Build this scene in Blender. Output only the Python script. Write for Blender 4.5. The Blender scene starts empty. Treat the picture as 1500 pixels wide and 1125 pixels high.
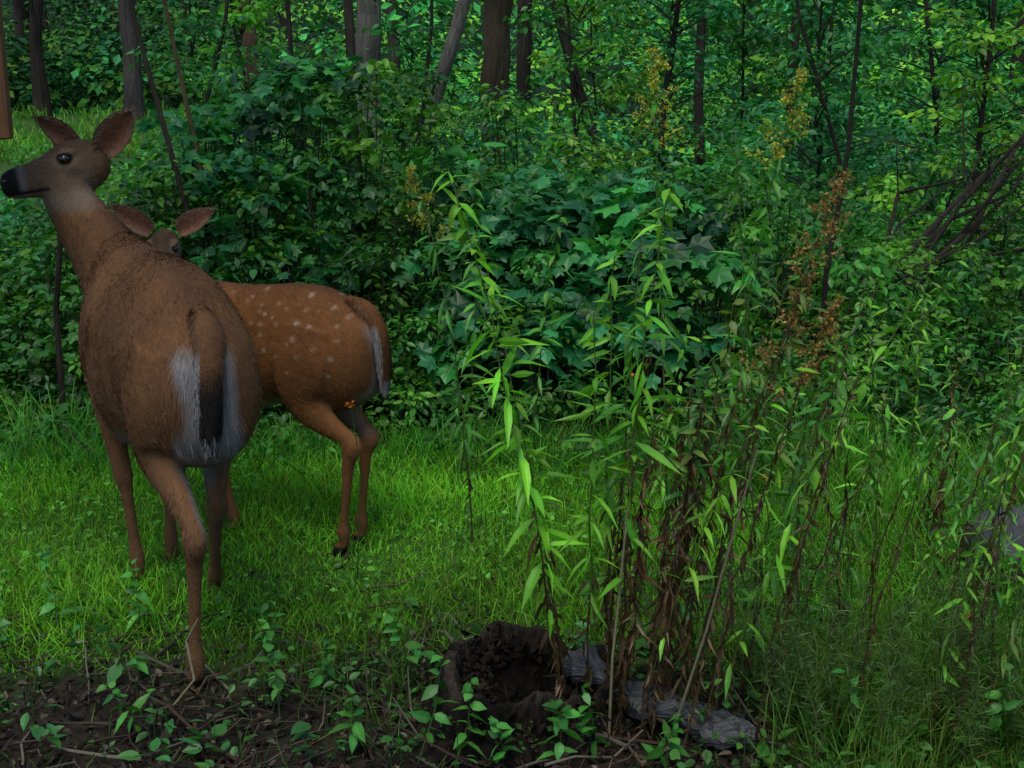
import bpy, math, numpy as np
from mathutils import Vector, Matrix
rng=np.random.default_rng(7)
scene=bpy.context.scene
COL=scene.collection
def A(x): return np.asarray(x,dtype=np.float64)
def nrm(v): 
    v=A(v); return v/(np.linalg.norm(v,axis=-1,keepdims=True)+1e-9)
def sm(a,b,x): 
    t=np.clip((x-a)/(b-a),0,1); return t*t*(3-2*t)
_nr=np.random.default_rng(99)
_nd=[(_nr.uniform(0,2*np.pi),_nr.uniform(0,6.28),_nr.uniform(.6,1.7)) for _ in range(14)]
def wav(x,y,freq=1.0,off=0.0):
    s=0
    for i,(a,p,f) in enumerate(_nd):
        s=s+np.sin((x*np.cos(a+off)+y*np.sin(a+off))*f*freq*2.2+p+off*3.1)
    return s/4.0

class Acc:
    def __init__(s): s.V=[];s.C=[];s.L=[];s.S=[];s.M=[];s.nv=0;s.nl=0
    def add(s,V,faces,C,mi=0):
        V=A(V).reshape(-1,3); s.V.append(V); s.C.append(np.broadcast_to(A(C),(len(V),3)))
        for f in faces:
            s.L.append(np.asarray(f)+s.nv); s.S.append(np.array([s.nl])); s.M.append(np.array([mi])); s.nl+=len(f)
        s.nv+=len(V)
    def inst(s,T,F,P,N,D,S,C,mi=0,tc=None):
        P=A(P);n=len(P)
        if n==0:return
        N=nrm(N);D=A(D);D=nrm(D-(D*N).sum(1,keepdims=True)*N);X=np.cross(D,N)
        T=A(T);S=A(S)
        if S.ndim==1:S=np.repeat(S[:,None],3,1)
        V=(P[:,None,:]+T[None,:,0:1]*S[:,None,0:1]*X[:,None]+T[None,:,1:2]*S[:,None,1:2]*D[:,None]+T[None,:,2:3]*S[:,None,2:3]*N[:,None])
        k=len(T); Cc=np.repeat(A(C)[:,None,:],k,1)
        if tc is not None: Cc=Cc*A(tc)[None,:,None]
        s.V.append(V.reshape(-1,3));s.C.append(Cc.reshape(-1,3))
        fl=np.concatenate([np.asarray(f) for f in F]);ln=np.array([len(f) for f in F]);st=np.concatenate([[0],np.cumsum(ln)[:-1]])
        off=(np.arange(n)*k)[:,None]
        s.L.append((fl[None]+off+s.nv).ravel());s.S.append((st[None]+(np.arange(n)*len(fl))[:,None]+s.nl).ravel())
        s.M.append(np.full(n*len(F),mi)); s.nv+=n*k; s.nl+=n*len(fl)
    def tube(s,pts,rad,C,mi=0,seg=6,rough=0.0):
        pts=A(pts);n=len(pts);rad=np.broadcast_to(A(rad),(n,))
        t=np.gradient(pts,axis=0);t=nrm(t)
        ref=np.array([1.,0,0]) if abs(t[0][0])<.8 else np.array([0,1.,0])
        a=nrm(np.cross(t,ref));b=np.cross(t,a)
        th=np.arange(seg)/seg*2*np.pi
        R=rad[:,None]*(1+rough*rng.normal(size=(n,seg)))
        V=pts[:,None]+R[...,None]*(np.cos(th)[None,:,None]*a[:,None]+np.sin(th)[None,:,None]*b[:,None])
        V=V.reshape(-1,3)
        i=np.arange(n-1)[:,None];j=np.arange(seg)[None]
        q=np.stack([i*seg+j,i*seg+(j+1)%seg,(i+1)*seg+(j+1)%seg,(i+1)*seg+j],-1).reshape(-1,4)
        C=A(C); 
        if C.ndim==2 and len(C)==n: C=np.repeat(C,seg,0)
        s.V.append(V);s.C.append(np.broadcast_to(C,(len(V),3)))
        s.L.append((q+s.nv).ravel());s.S.append(np.arange(len(q))*4+s.nl);s.M.append(np.full(len(q),mi))
        s.nv+=len(V);s.nl+=4*len(q)
    def obj(s,name,mats,smooth=False,parent=None):
        V=np.concatenate(s.V);C=np.concatenate(s.C);L=np.concatenate(s.L);S=np.concatenate(s.S);M=np.concatenate(s.M)
        me=bpy.data.meshes.new(name);me.vertices.add(len(V));me.vertices.foreach_set('co',V.astype(np.float32).ravel())
        me.loops.add(len(L));me.loops.foreach_set('vertex_index',L.astype(np.int32))
        me.polygons.add(len(S));me.polygons.foreach_set('loop_start',S.astype(np.int32))
        me.update(calc_edges=True)
        setcol(me,C)
        for m in mats: me.materials.append(m)
        me.polygons.foreach_set('material_index',M.astype(np.int32))
        me.polygons.foreach_set('use_smooth',np.full(len(S),smooth))
        me.update()
        ob=bpy.data.objects.new(name,me);COL.objects.link(ob)
        if parent: ob.parent=parent
        return ob
def setcol(me,C):
    at=me.attributes.new('Col','FLOAT_COLOR','POINT')
    C=np.clip(C,0,1);at.data.foreach_set('color',np.concatenate([C,np.ones((len(C),1))],1).astype(np.float32).ravel())

def newmat(name):
    m=bpy.data.materials.new(name);m.use_nodes=True;nt=m.node_tree;nt.nodes.clear();return m,nt
def vcmat(name,rough=.6,spec=.4,trans=0.0,nscale=0,namp=.3,bump=0,bscale=30,stretch=None):
    m,nt=newmat(name);N=nt.nodes;Lk=nt.links
    out=N.new('ShaderNodeOutputMaterial');p=N.new('ShaderNodeBsdfPrincipled')
    at=N.new('ShaderNodeAttribute');at.attribute_name='Col'
    p.inputs['Roughness'].default_value=rough;p.inputs['Specular IOR Level'].default_value=spec
    col=at.outputs['Color']
    tc=N.new('ShaderNodeTexCoord');vec=tc.outputs['Object']
    if stretch:
        mp=N.new('ShaderNodeMapping');mp.inputs['Scale'].default_value=stretch;Lk.new(vec,mp.inputs['Vector']);vec=mp.outputs[0]
    if nscale:
        no=N.new('ShaderNodeTexNoise');no.inputs['Scale'].default_value=nscale;no.inputs['Detail'].default_value=4;no.inputs['Roughness'].default_value=.65
        Lk.new(vec,no.inputs['Vector'])
        mr=N.new('ShaderNodeMapRange');mr.inputs['From Min'].default_value=.25;mr.inputs['From Max'].default_value=.75
        mr.inputs['To Min'].default_value=1-namp;mr.inputs['To Max'].default_value=1+namp;Lk.new(no.outputs['Fac'],mr.inputs['Value'])
        vm=N.new('ShaderNodeVectorMath');vm.operation='SCALE';Lk.new(col,vm.inputs[0]);Lk.new(mr.outputs[0],vm.inputs['Scale']);col=vm.outputs[0]
    Lk.new(col,p.inputs['Base Color'])
    if bump:
        nb=N.new('ShaderNodeTexNoise');nb.inputs['Scale'].default_value=bscale;nb.inputs['Detail'].default_value=5;Lk.new(vec,nb.inputs['Vector'])
        b=N.new('ShaderNodeBump');b.inputs['Strength'].default_value=bump;b.inputs['Distance'].default_value=.02;Lk.new(nb.outputs['Fac'],b.inputs['Height']);Lk.new(b.outputs[0],p.inputs['Normal'])
    if trans>0:
        t=N.new('ShaderNodeBsdfTranslucent');mx=N.new('ShaderNodeMixShader');mx.inputs[0].default_value=trans
        vm2=N.new('ShaderNodeVectorMath');vm2.operation='MULTIPLY';Lk.new(col,vm2.inputs[0]);vm2.inputs[1].default_value=(1.3,1.5,.6)
        Lk.new(vm2.outputs[0],t.inputs[0]);Lk.new(p.outputs[0],mx.inputs[1]);Lk.new(t.outputs[0],mx.inputs[2]);Lk.new(mx.outputs[0],out.inputs[0])
    else: Lk.new(p.outputs[0],out.inputs[0])
    return m
M_leaf=vcmat('leaf',.42,.42,.32)
M_far=vcmat('far_leaf',.6,.2,0)
M_grass=vcmat('grass_blade',.55,.25,.35)
M_bark=vcmat('bark',.85,.2,0,nscale=9,namp=.45,bump=.9,bscale=14,stretch=(3,3,.6))
M_ground=vcmat('soil',.9,.15,0,nscale=22,namp=.55,bump=.8,bscale=40)
M_litter=vcmat('litter',.65,.3,.05,nscale=40,namp=.3)
M_fur=vcmat('deer_coat',.8,.12,0,nscale=25,namp=.2,bump=.2,bscale=150)
M_hair=vcmat('deer_hair',.6,.22,.0)
M_rot=vcmat('rotten_wood',.9,.12,0,nscale=10,namp=.7,bump=1.0,bscale=25,stretch=(3,3,.7))
M_slab=vcmat('weathered_wood',.5,.4,0,nscale=12,namp=.5,bump=.7,bscale=22,stretch=(.5,4,4))
M_rock=vcmat('rock',.8,.25,0,nscale=9,namp=.6,bump=.9,bscale=18)
M_eye=vcmat('eye',.08,.8)
M_wood=vcmat('feeder_wood',.6,.3,0,nscale=10,namp=.35,bump=.3,bscale=20,stretch=(6,6,.5))

T_ov=A([[0,0,0],[.20,.14,.04],[.30,.38,.05],[.22,.66,.02],[0,1,-.10],[-.22,.66,.02],[-.30,.38,.05],[-.20,.14,.04],[0,.4,-.03],[0,.7,-.05]])
F_ov=[(0,1,8),(1,2,8),(2,3,9,8),(3,4,9),(4,5,9),(5,6,8,9),(6,7,8),(7,0,8)]
c_ov=[.8,1,1,1,1.05,1,1,1,.85,.9]
T_sm=A([[0,0,0],[.3,.5,.05],[0,1,-.06],[-.3,.5,.05]]);F_sm=[(0,1,2),(0,2,3)]
_o=[(0,0),(.28,-.06),(.5,.18),(.36,.3),(.56,.62),(.27,.62),(0,1.02),(-.27,.62),(-.56,.62),(-.36,.3),(-.5,.18),(-.28,-.06)]
T_mp=A([[x,y,-.16*abs(x)+.0-.1*y*y+.04*math.sin(i*2.1)] for i,(x,y) in enumerate(_o)]+[[0,.32,.03]])
F_mp=[(i,(i+1)%12,12) for i in range(12)]
c_mp=[1]*12+[.85]
T_ln=A([[0,0,0],[.5,.25,.0],[.5,.55,-.07],[0,1,-.28],[-.5,.55,-.07],[-.5,.25,.0],[0,.25,-.02],[0,.58,-.1]])
F_ln=[(0,1,6),(1,2,7,6),(2,3,7),(3,4,7),(4,5,6,7),(5,0,6)]
T_gr=A([[-.5,0,0],[.5,0,0],[-.4,.45,.06],[.4,.45,.06],[-.22,.78,.2],[.22,.78,.2],[0,1,.42]])
F_gr=[(0,1,3,2),(2,3,5,4),(4,5,6)]
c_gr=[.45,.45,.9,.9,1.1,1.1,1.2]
def rv(n): return nrm(rng.normal(size=(n,3)))
def vary(base,n,amp=.2,hue=.12):
    C=np.repeat(A(base)[None],n,0) if A(base).ndim==1 else A(base).copy()
    C=C*(1+amp*rng.normal(size=(n,1))).clip(.35,1.9);C[:,0]*=(1+hue*rng.normal(size=n)).clip(.4,1.8);C[:,2]*=(1+hue*rng.normal(size=n)).clip(.3,1.8)
    return C
GREENS=A([[.040,.190,.022],[.026,.165,.034],[.075,.240,.018],[.022,.130,.026],[.115,.275,.020],[.020,.150,.046]])
def clumps(acc,cen,rad,per,size,tmpl='sm',tone=None,mi=0,flat=.75):
    cen=A(cen);n=len(cen);rad=A(rad);per=np.broadcast_to(np.asarray(per),(n,)).astype(int);idx=np.repeat(np.arange(n),per);m=len(idx)
    o=rv(m);o[:,2]=np.where(rng.random(m)<.7,np.abs(o[:,2]),o[:,2])
    rr=rad[idx]*(rng.random(m)**.35)*(1+.25*rng.normal(size=m))
    P=cen[idx]+o*rr[:,None]*A([1,1,flat]);P[:,2]=np.maximum(P[:,2],.03)
    N=nrm(o*.55+A([0,0,.85])+.45*rng.normal(size=(m,3)));D=o*A([1,1,.2])+A([0,0,-.35])+.5*rng.normal(size=(m,3))
    if tone is None: tone=GREENS[rng.integers(0,len(GREENS),n)]*rng.uniform(.6,1.35,(n,1))
    tone=A(tone)
    if len(tone)!=n: tone=tone[rng.integers(0,len(tone),n)]*rng.uniform(.6,1.35,(n,1))
    C=vary(tone[idx],m,.22,.12)
    S=(A(size) if np.ndim(size) else np.full(n,size))[idx]*rng.uniform(.55,1.3,m)
    T,F,c={'sm':(T_sm,F_sm,None),'ov':(T_ov,F_ov,c_ov),'mp':(T_mp,F_mp,c_mp)}[tmpl]
    acc.inst(T,F,P,N,D,S,C,mi,c)
def leafy_stem(acc,pts,rad,col,nleaf,llen,lwid,lcol,deadfrac=.3,droop=.4,t0=.05,mi=0,deadcol=(.085,.048,.018)):
    pts=A(pts);acc.tube(pts,np.linspace(rad,rad*.4,len(pts)),col,mi,5)
    t=np.linspace(t0,1,nleaf)+rng.normal(size=nleaf)*.01;t=t.clip(0,1);f=t*(len(pts)-1);i=np.minimum(f.astype(int),len(pts)-2);w=(f-i)[:,None]
    P=pts[i]*(1-w)+pts[i+1]*w
    ph=np.arange(nleaf)*2.4+rng.uniform(0,6)+rng.normal(size=nleaf)*.4
    dead=t<deadfrac*rng.uniform(.6,1.3,nleaf)
    dr=np.where(dead,-1.9+.9*rng.normal(size=nleaf),-droop+ .6*(t-.4)+.4*rng.normal(size=nleaf))
    D=np.stack([np.cos(ph),np.sin(ph),dr],1)
    N=nrm(np.stack([-dr*np.cos(ph)*.8,-dr*np.sin(ph)*.8,np.ones(nleaf)],1)+np.where(dead,.9,.45)[:,None]*rng.normal(size=(nleaf,3)))
    ln=llen*np.sin(np.pi*(.12+.8*t)).clip(.55,1)*rng.uniform(.6,1.3,nleaf)*np.where(dead,.7,1)
    S=np.stack([lwid*rng.uniform(.7,1.3,nleaf)*np.where(dead,.6,1),ln,ln*np.where(dead,1.8,1)*rng.uniform(.6,1.8,nleaf)],1)
    C=np.where(dead[:,None],vary(deadcol,nleaf,.5),vary(lcol,nleaf,.3))
    acc.inst(T_ln,F_ln,P,N,D,S,C,mi,[.8,1,1,.9,1,1,1.15,1.15])

# ------------------------------------------------------------ ground
def gz(x,y):
    near=.012*wav(x,y,2.0)+.006*wav(x,y,6,1.3)
    far=sm(9,16,y)*.12*wav(x,y,.25,.5)+sm(42,95,y)*11+sm(30,80,np.abs(x))*7
    return near+far
def dirtmask(x,y):
    b=3.38+.18*wav(x,y*.5,1.1,.8)-.40*sm(-.35,.6,x)
    d=1-sm(b-.35,b+.2,y+.14*wav(x,y,4,2.2)); return d*(1-sm(.45,1.0,x))
gx=np.concatenate([-np.geomspace(140,3.05,46),np.linspace(-3,3,190),np.geomspace(3.05,140,46)])
gy=np.concatenate([-np.geomspace(60,.6,20),np.linspace(-.5,1.9,20),np.linspace(2,6,150),np.geomspace(6.04,160,90)])
X,Y=np.meshgrid(gx,gy);Z=gz(X,Y)
x=X.ravel();y=Y.ravel()
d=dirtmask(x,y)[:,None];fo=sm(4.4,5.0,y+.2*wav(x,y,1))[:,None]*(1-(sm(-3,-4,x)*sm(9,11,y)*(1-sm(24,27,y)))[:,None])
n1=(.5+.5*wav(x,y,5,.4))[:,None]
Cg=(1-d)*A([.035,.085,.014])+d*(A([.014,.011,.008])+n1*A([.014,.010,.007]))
Cg=Cg*(1-fo)+fo*A([.010,.028,.008])  # floor colour darkened beneath thicket and woods, painting in their interior shade
ac=Acc();nx=len(gx);ny=len(gy)
i=np.arange(ny-1)[:,None];j=np.arange(nx-1)[None]
q=np.stack([i*nx+j,i*nx+j+1,(i+1)*nx+j+1,(i+1)*nx+j],-1).reshape(-1,4)
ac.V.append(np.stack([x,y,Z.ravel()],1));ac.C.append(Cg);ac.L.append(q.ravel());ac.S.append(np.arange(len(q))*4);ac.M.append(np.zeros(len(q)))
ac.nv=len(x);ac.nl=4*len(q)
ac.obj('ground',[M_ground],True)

# ------------------------------------------------------------ grass
def grass(acc,n,xr,yr,h,w,tone,keep,lean=.35):
    x=rng.uniform(*xr,n);y=rng.uniform(*yr,n);k=rng.random(n)<keep(x,y);x=x[k];y=y[k];n=len(x)
    P=np.stack([x,y,gz(x,y)-.004],1)
    D=A([0,0,1])+lean*rng.normal(size=(n,3));N=nrm(rng.normal(size=(n,3))*A([1,1,.2]))
    hh=h*(1+.35*wav(x,y,3,.7))*rng.uniform(.4,1.5,n)
    t=vary(tone,n,.28,.22)*(1+.28*wav(x,y,2.2,1.9))[:,None]*(1+.22*wav(x,y,.8,.3))[:,None]
    dry=rng.random(n)<.06;t[dry]=A([.22,.20,.05])*rng.uniform(.5,1,(dry.sum(),1))
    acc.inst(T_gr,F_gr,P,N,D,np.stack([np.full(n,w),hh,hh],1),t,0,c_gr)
g=Acc()
grass(g,110000,(-2.0,2.2),(3.0,5.1),.046,.0036,[.165,.44,.024],lambda x,y:(1-dirtmask(x,y))*(1-.6*sm(4.5,4.9,y)),.65)
grass(g,22000,(.35,2.0),(2.2,3.3),.10,.004,[.090,.21,.022],lambda x,y:.9*(1-dirtmask(x,y)),.5)
grass(g,9000,(.7,2.1),(3.1,4.7),.16,.005,[.085,.25,.022],lambda x,y:.3+.5*sm(-.2,.5,wav(x,y,1.6,2.1)),.5)
grass(g,16000,(-2,.6),(2.2,3.7),.07,.0030,[.065,.17,.02],lambda x,y:.12+.9*sm(.1,.8,wav(x,y,2.6,3.3))*.6+.3*sm(3.1,3.5,y),.7)
grass(g,11000,(-2.3,2.6),(4.3,4.95),.13,.005,[.060,.22,.022],lambda x,y:sm(4.3,4.7,y+.15*wav(x,y,1.4)),.5)
grass(g,16000,(-6,6),(2.5,6),.09,.006,[.08,.24,.02],lambda x,y:(np.abs(x)>2.1)*1.0,.4)
grass(g,26000,(-13,-2.5),(9,26),.15,.024,[.12,.34,.035],lambda x,y:sm(-2.8,-4.2,x-.1*(y-12))*(.55+.45*wav(x,y,.7)),.5)
g.obj('grass',[M_grass])

w=Acc()
def rosette(acc,n,xr,yr,keep,size,tone,tm='ov',hh=(.03,.12)):
    x=rng.uniform(*xr,n);y=rng.uniform(*yr,n);k=rng.random(n)<keep(x,y);x=x[k];y=y[k];n=len(x)
    per=rng.integers(3,8,n);idx=np.repeat(np.arange(n),per);m=len(idx)
    ph=rng.uniform(0,6.28,m);z=rng.uniform(hh[0],hh[1],n)[idx]*rng.uniform(.4,1,m)
    P=np.stack([x[idx]+.02*np.cos(ph),y[idx]+.02*np.sin(ph),gz(x[idx],y[idx])+z],1)
    D=np.stack([np.cos(ph),np.sin(ph),rng.normal(size=m)*.3],1);N=A([0,0,1])+.4*rng.normal(size=(m,3))
    T,F,c=(T_ov,F_ov,c_ov) if tm=='ov' else (T_mp,F_mp,c_mp)
    acc.inst(T,F,P,N,D,size*rng.uniform(.5,1.2,n)[idx]*rng.uniform(.7,1.2,m),vary(tone,m,.35),0,c)
    for i in range(n):
        a=A([x[i],y[i],gz(x[i],y[i])]);acc.tube([a,a+A([0,0,hh[1]*.8])],[.0014,.001],[.04,.09,.02],0,3)
patch=lambda x,y:.07+.8*sm(.1,.8,wav(x,y,2.2,.2))
rosette(w,1200,(-1.9,.7),(2.3,3.6),patch,.026,[.042,.160,.026],hh=(.01,.08))
rosette(w,1700,(-2,2.2),(3.25,4.9),lambda x,y:.3+.6*sm(-.2,.6,wav(x,y,1.8,.9)),.022,[.10,.33,.030],hh=(.02,.065))
rosette(w,300,(.3,1.8),(2.3,3.3),lambda x,y:.7+0*x,.035,[.06,.19,.028])
rosette(w,40,(-1.8,.6),(2.35,3.1),lambda x,y:.8+0*x,.045,[.05,.20,.04],hh=(.04,.14))
for (xx,yy,h) in [(-.52,2.78,.22),(-.46,2.9,.16),(-.2,2.60,.22),(-.12,2.58,.20),(-.02,2.56,.14),(.08,2.55,.17),(.18,2.58,.18),(.27,2.56,.15),(-1.22,3.05,.24),(-.62,3.1,.18),(-1.3,2.9,.2),(1.0,2.62,.2),(1.2,2.75,.22),(.75,2.65,.2),(-.95,3.2,.2),(-.24,2.95,.20),(-.8,2.7,.15),(-.35,2.66,.14),(-1.15,3.2,.2)]:
    top=A([xx+rng.normal()*.04,yy+rng.normal()*.04,h]);b=A([xx,yy,0])
    leafy_stem(w,[b,(b+top)/2+A([.01,0,0]),top],.002,[.05,.10,.02],14,.05,.02,[.06,.23,.035],0,.1,.3)
w.obj('weeds',[M_leaf])

# ------------------------------------------------------------ leaf litter & twigs
l=Acc();n=8500
x=rng.uniform(-2.1,1.0,n);y=rng.uniform(2.2,3.8,n);k=rng.random(n)<dirtmask(x,y)*.95+.03;x=x[k];y=y[k];n=len(x)
pal=A([[.040,.024,.015],[.024,.017,.011],[.065,.043,.028],[.014,.011,.009],[.10,.085,.065],[.034,.018,.012]])
l.inst(T_ov,F_ov,np.stack([x,y,gz(x,y)+rng.uniform(.004,.022,n)],1),A([0,0,1])+.8*rng.normal(size=(n,3)),rng.normal(size=(n,3)),np.stack([rng.uniform(.010,.036,n),rng.uniform(.012,.036,n),rng.uniform(.02,.10,n)],1),vary(pal[rng.integers(0,6,n)],n,.4),0,c_ov)
for i in range(1000):
    xx=rng.uniform(-1.9,.7);yy=rng.uniform(2.3,3.6)
    if rng.random()>dirtmask(xx,yy)+.05: continue
    a=rng.uniform(0,3.14);L=rng.uniform(.04,.22)*(1 if rng.random()<.88 else 1.8);dv=A([math.cos(a),math.sin(a),rng.normal()*.15])*L
    p=A([xx,yy,gz(xx,yy)+.014]);r=rng.uniform(.0008,.0042)
    l.tube([p-dv*.5,p-dv*.15+rng.normal(size=3)*.008+A([0,0,.008]),p+dv*.2+rng.normal(size=3)*.01+A([0,0,.010]),p+dv*.5+A([0,0,abs(dv[2])])],[r,r*.9,r*.8,r*.4],pal[rng.integers(0,6)]*rng.uniform(.6,1.5),0,5)
l.obj('leaf_litter',[M_litter])

# ------------------------------------------------------------ shrub thicket
def H(x,y):
    edge=4.62+.10*wav(x,0*y,.9,.6)
    h=.20+.80*sm(0,1.3,y-edge)
    h=h*(1+.24*wav(x,y,.9,2.0))
    h=h*(1-.22*sm(-1.1,-2.2,x))*(1-.16*sm(.9,2.2,x))
    return h*(1-.28*sm(7.2,9,y))
def clear(x,y): return 1-sm(-2.8,-4.2,x-.1*(y-12))*sm(8,9.5,y)*(1-sm(25,27,y))
def thick(name,n,xr,yr,rr,per,size,tm,tone=None,low=.0,bias=1.0,scale=1.0,ymin=4.6,mat=None):
    acc=Acc();x=rng.uniform(*xr,n);y=rng.uniform(*yr,n);k=rng.random(n)<clear(x,y);x=x[k];y=y[k];n=len(x)
    h=H(x,y)*scale;r=rng.uniform(*rr,n);z=gz(x,y)+np.maximum(h*(low+(1-low)*rng.random(n)**(1/bias))-r*.4,r*.25)
    k=(y>ymin+.12*wav(x,0*y,1.2,.6));x,y,z,r,h=[q[k] for q in(x,y,z,r,h)]
    tn=None
    if tone is not None: tn=A(tone)[rng.integers(0,len(tone),len(x))]*rng.uniform(.45,1.5,(len(x),1))
    clumps(acc,np.stack([x,y,z],1),r,per,size,tm,tn)
    m=min(len(x),200)
    for i in range(m):
        b=A([x[i]+rng.normal()*.1,y[i]+rng.normal()*.1,gz(x[i],y[i])]);t=A([x[i],y[i],z[i]+r[i]*.5]);acc.tube([b,(b+t)/2+rng.normal(size=3)*.03,t],[.007,.005,.002],[.05,.045,.025],0,4)
    acc.obj(name,[mat or M_leaf])
BL=A([[.028,.190,.060],[.024,.160,.052],[.038,.225,.040]])
GR=A([[.045,.200,.020],[.085,.250,.018],[.026,.140,.024]])
thick('shrub_thicket',560,(-2.6,3.0),(4.6,6.2),(.06,.17),60,.034,'ov',GR*.95)
thick('shrub_thicket',260,(-2.7,.2),(5.2,7.2),(.08,.20),56,.045,'ov',GR*.95,low=.2,scale=1.05)
thick('maple_shrub',120,(-.30,.85),(5.1,6.3),(.10,.18),22,.085,'mp',BL,low=.5,bias=1.6,scale=.88)
thick('maple_shrub',60,(-1.5,-.7),(5.3,6.8),(.10,.20),22,.075,'mp',BL*.9,low=.4,bias=1.6,scale=1.0)
thick('bramble_shrub',130,(-2.7,-.5),(4.9,7.5),(.10,.20),34,.055,'mp',GR*.9,low=.1)
thick('bramble_shrub',330,(.9,3.2),(4.9,7.6),(.08,.20),60,.042,'ov',GR*1.25,low=.0)
thick('undergrowth',800,(-5.5,5.5),(7.0,12),(.12,.32),66,.06,'sm',GREENS*1.2,scale=1.05)
thick('undergrowth',600,(-10,10),(12,24),(.2,.55),58,.10,'sm',GREENS*1.8,scale=1.05,mat=M_far)  # farther leaves tinted brighter, imitating haze with depth

dw=Acc();n=1250
y=rng.uniform(22,58,n);x=rng.uniform(-1,1,n)*(y*.5+4);r=rng.uniform(.5,1.5,n);z=gz(x,y)+rng.uniform(0,1,n)**1.6*7
k=rng.random(n)<clear(x,y)
left=(x<-4)&(y<34)&(z<2.6)&(rng.random(n)<.8);k&=~left
tn=GREENS[rng.integers(0,6,n)]*rng.uniform(1.1,3.0,(n,1))*(1-.55*sm(-3,-8,x))[:,None]  # leaf colour raised to stand for haze and offset crown shade; darker leftwards
clumps(dw,np.stack([x,y,z],1)[k],r[k],66,.22,'sm',tn[k])
# undergrowth belt at the far edge of the open field
n=170;y=rng.uniform(26,33,n);x=rng.uniform(-16,-5,n);r=rng.uniform(.4,.9,n);z=gz(x,y)+rng.uniform(.1,1.3,n)
clumps(dw,np.stack([x,y,z],1),r,66,.2,'sm',GREENS[rng.integers(0,6,n)]*rng.uniform(.5,1.2,(n,1)))
dw.obj('distant_woods',[M_far])

# ------------------------------------------------------------ trees
def tree(name,pts,r0,height,bark,cr=2.0,leaf=.14,nc=22,low=None,per=30):
    acc=Acc();pts=[A(p) for p in pts];d=nrm(pts[-1]-pts[-2]);d=nrm(d+A([0,0,.6]));p=pts[-1];nseg=7
    rest=max(height-p[2],.5)
    for i in range(nseg):
        d=nrm(d+rng.normal(size=3)*.07+A([0,0,.08]));p=p+d*rest/nseg;pts.append(p)
    P=[];
    for a,b in zip(pts[:-1],pts[1:]):
        for t in (0,.34,.67):P.append(a*(1-t)+b*t+rng.normal(size=3)*r0*.12)
    P.append(pts[-1]);P=A(P);P[0][2]-=.1;zz=P[:,2]
    R=r0*(1-.8*(zz/height).clip(0,1));R=R*(1+.5*np.exp(-zz.clip(0)/max(.1,r0*1.6)))
    Cb=A(bark)*(1+.2*rng.normal(size=(len(P),1))).clip(.5,1.5)
    acc.tube(P,R,Cb,0,12 if r0>.05 else 7,.05)
    cen=[]
    for i in range(9 if r0>.05 else 7):
        j=int(len(P)*rng.uniform(.45,.97));b=P[j];a=rng.uniform(0,6.28);L=cr*rng.uniform(.5,1.1)
        dv=A([math.cos(a),math.sin(a),rng.uniform(.1,.8)])
        q=[b,b+dv*L*.35+rng.normal(size=3)*.05*L,b+dv*L*.7+rng.normal(size=3)*.1*L,b+dv*L+A([0,0,-.05*L])]
        acc.tube(q,A([.45,.33,.2,.08])*R[j]+.002,bark,0,6)
        cen+= [q[2],q[3]]
    top=P[-1]
    cen+=[top+rng.normal(size=3)*cr*.35 for _ in range(max(nc-len(cen),3))]
    cen=A(cen);clumps(acc,cen,rng.uniform(.25,.5,len(cen))*cr*.8,per,leaf,'sm',None,1)
    if low:
        k=int(low[3]);c2=[]
        for _ in range(k):
            zc=rng.uniform(low[0],low[1]);a=rng.uniform(0,6.28);rr=low[2]*rng.uniform(.2,1);c2.append([P[0][0]+rr*math.cos(a),P[0][1]+rr*math.sin(a),zc])
            s=A([P[0][0],P[0][1],zc-.15]);acc.tube([s,(s+A(c2[-1]))/2+A([0,0,.02]),c2[-1]],[.007,.005,.002],bark,0,4)
        tn=GREENS[rng.integers(0,6)]*rng.uniform(.9,2.2,(k,1));clumps(acc,A(c2),rng.uniform(.10,.24,k),40,leaf*.85,'ov',tn,1,flat=.45)
    return acc.obj(name,[M_bark,M_leaf])
DK=[.030,.024,.018];GY=[.13,.12,.10]
tree('deciduous_tree',[(-.15,14,0),(-.17,14,.9),(-.12,14,1.9)],.16,11,[.050,.036,.022],cr=2.4)
tree('deciduous_tree',[(.16,17,0),(.13,17,1),(.2,17,2.2)],.10,10,DK,cr=2.2)
tree('deciduous_tree',[(-1.20,12,0),(-1.23,12,.9),(-1.21,12,2)],.12,10,GY,cr=2.2)
tree('deciduous_tree',[(-1.02,9,0),(-1.03,9,.8),(-1.04,9,1.8)],.040,6,DK,cr=1.2,leaf=.09)
tree('sapling',[(-1.24,8,0),(-1.24,8,.9),(-1.27,8,1.7)],.022,4,DK,cr=.8,leaf=.08)
tree('sapling',[(-1.20,5.6,0),(-1.36,5.7,.8),(-1.56,5.8,1.62)],.015,4,DK,cr=.7,leaf=.08)
tree('sapling',[(-1.38,6.2,0),(-1.40,6.2,.9),(-1.52,6.2,1.62)],.013,4,[.10,.07,.035],cr=.7,leaf=.08)
tree('sapling',[(-1.70,4.98,0),(-1.70,5,.5),(-1.635,5,.95),(-1.66,5,1.2),(-1.70,5,1.65)],.013,3.4,[.022,.016,.012],cr=.6,leaf=.07)
tree('deciduous_tree',[(-6.5,24,0),(-6.5,24,1.2),(-6.6,24,2.5)],.16,12,[.05,.045,.04],cr=3)
tree('deciduous_tree',[(-8.8,26,0),(-8.8,26,1.2),(-8.7,26,2.5)],.13,12,DK,cr=3)
tree('deciduous_tree',[(-3.3,18,0),(-3.32,18,1),(-3.4,18,2.2)],.11,11,[.085,.05,.033],cr=2.6)
tree('deciduous_tree',[(-1.1,13,0),(-.75,13,.8),(-.40,13,1.9)],.075,8,GY,cr=2)
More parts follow.
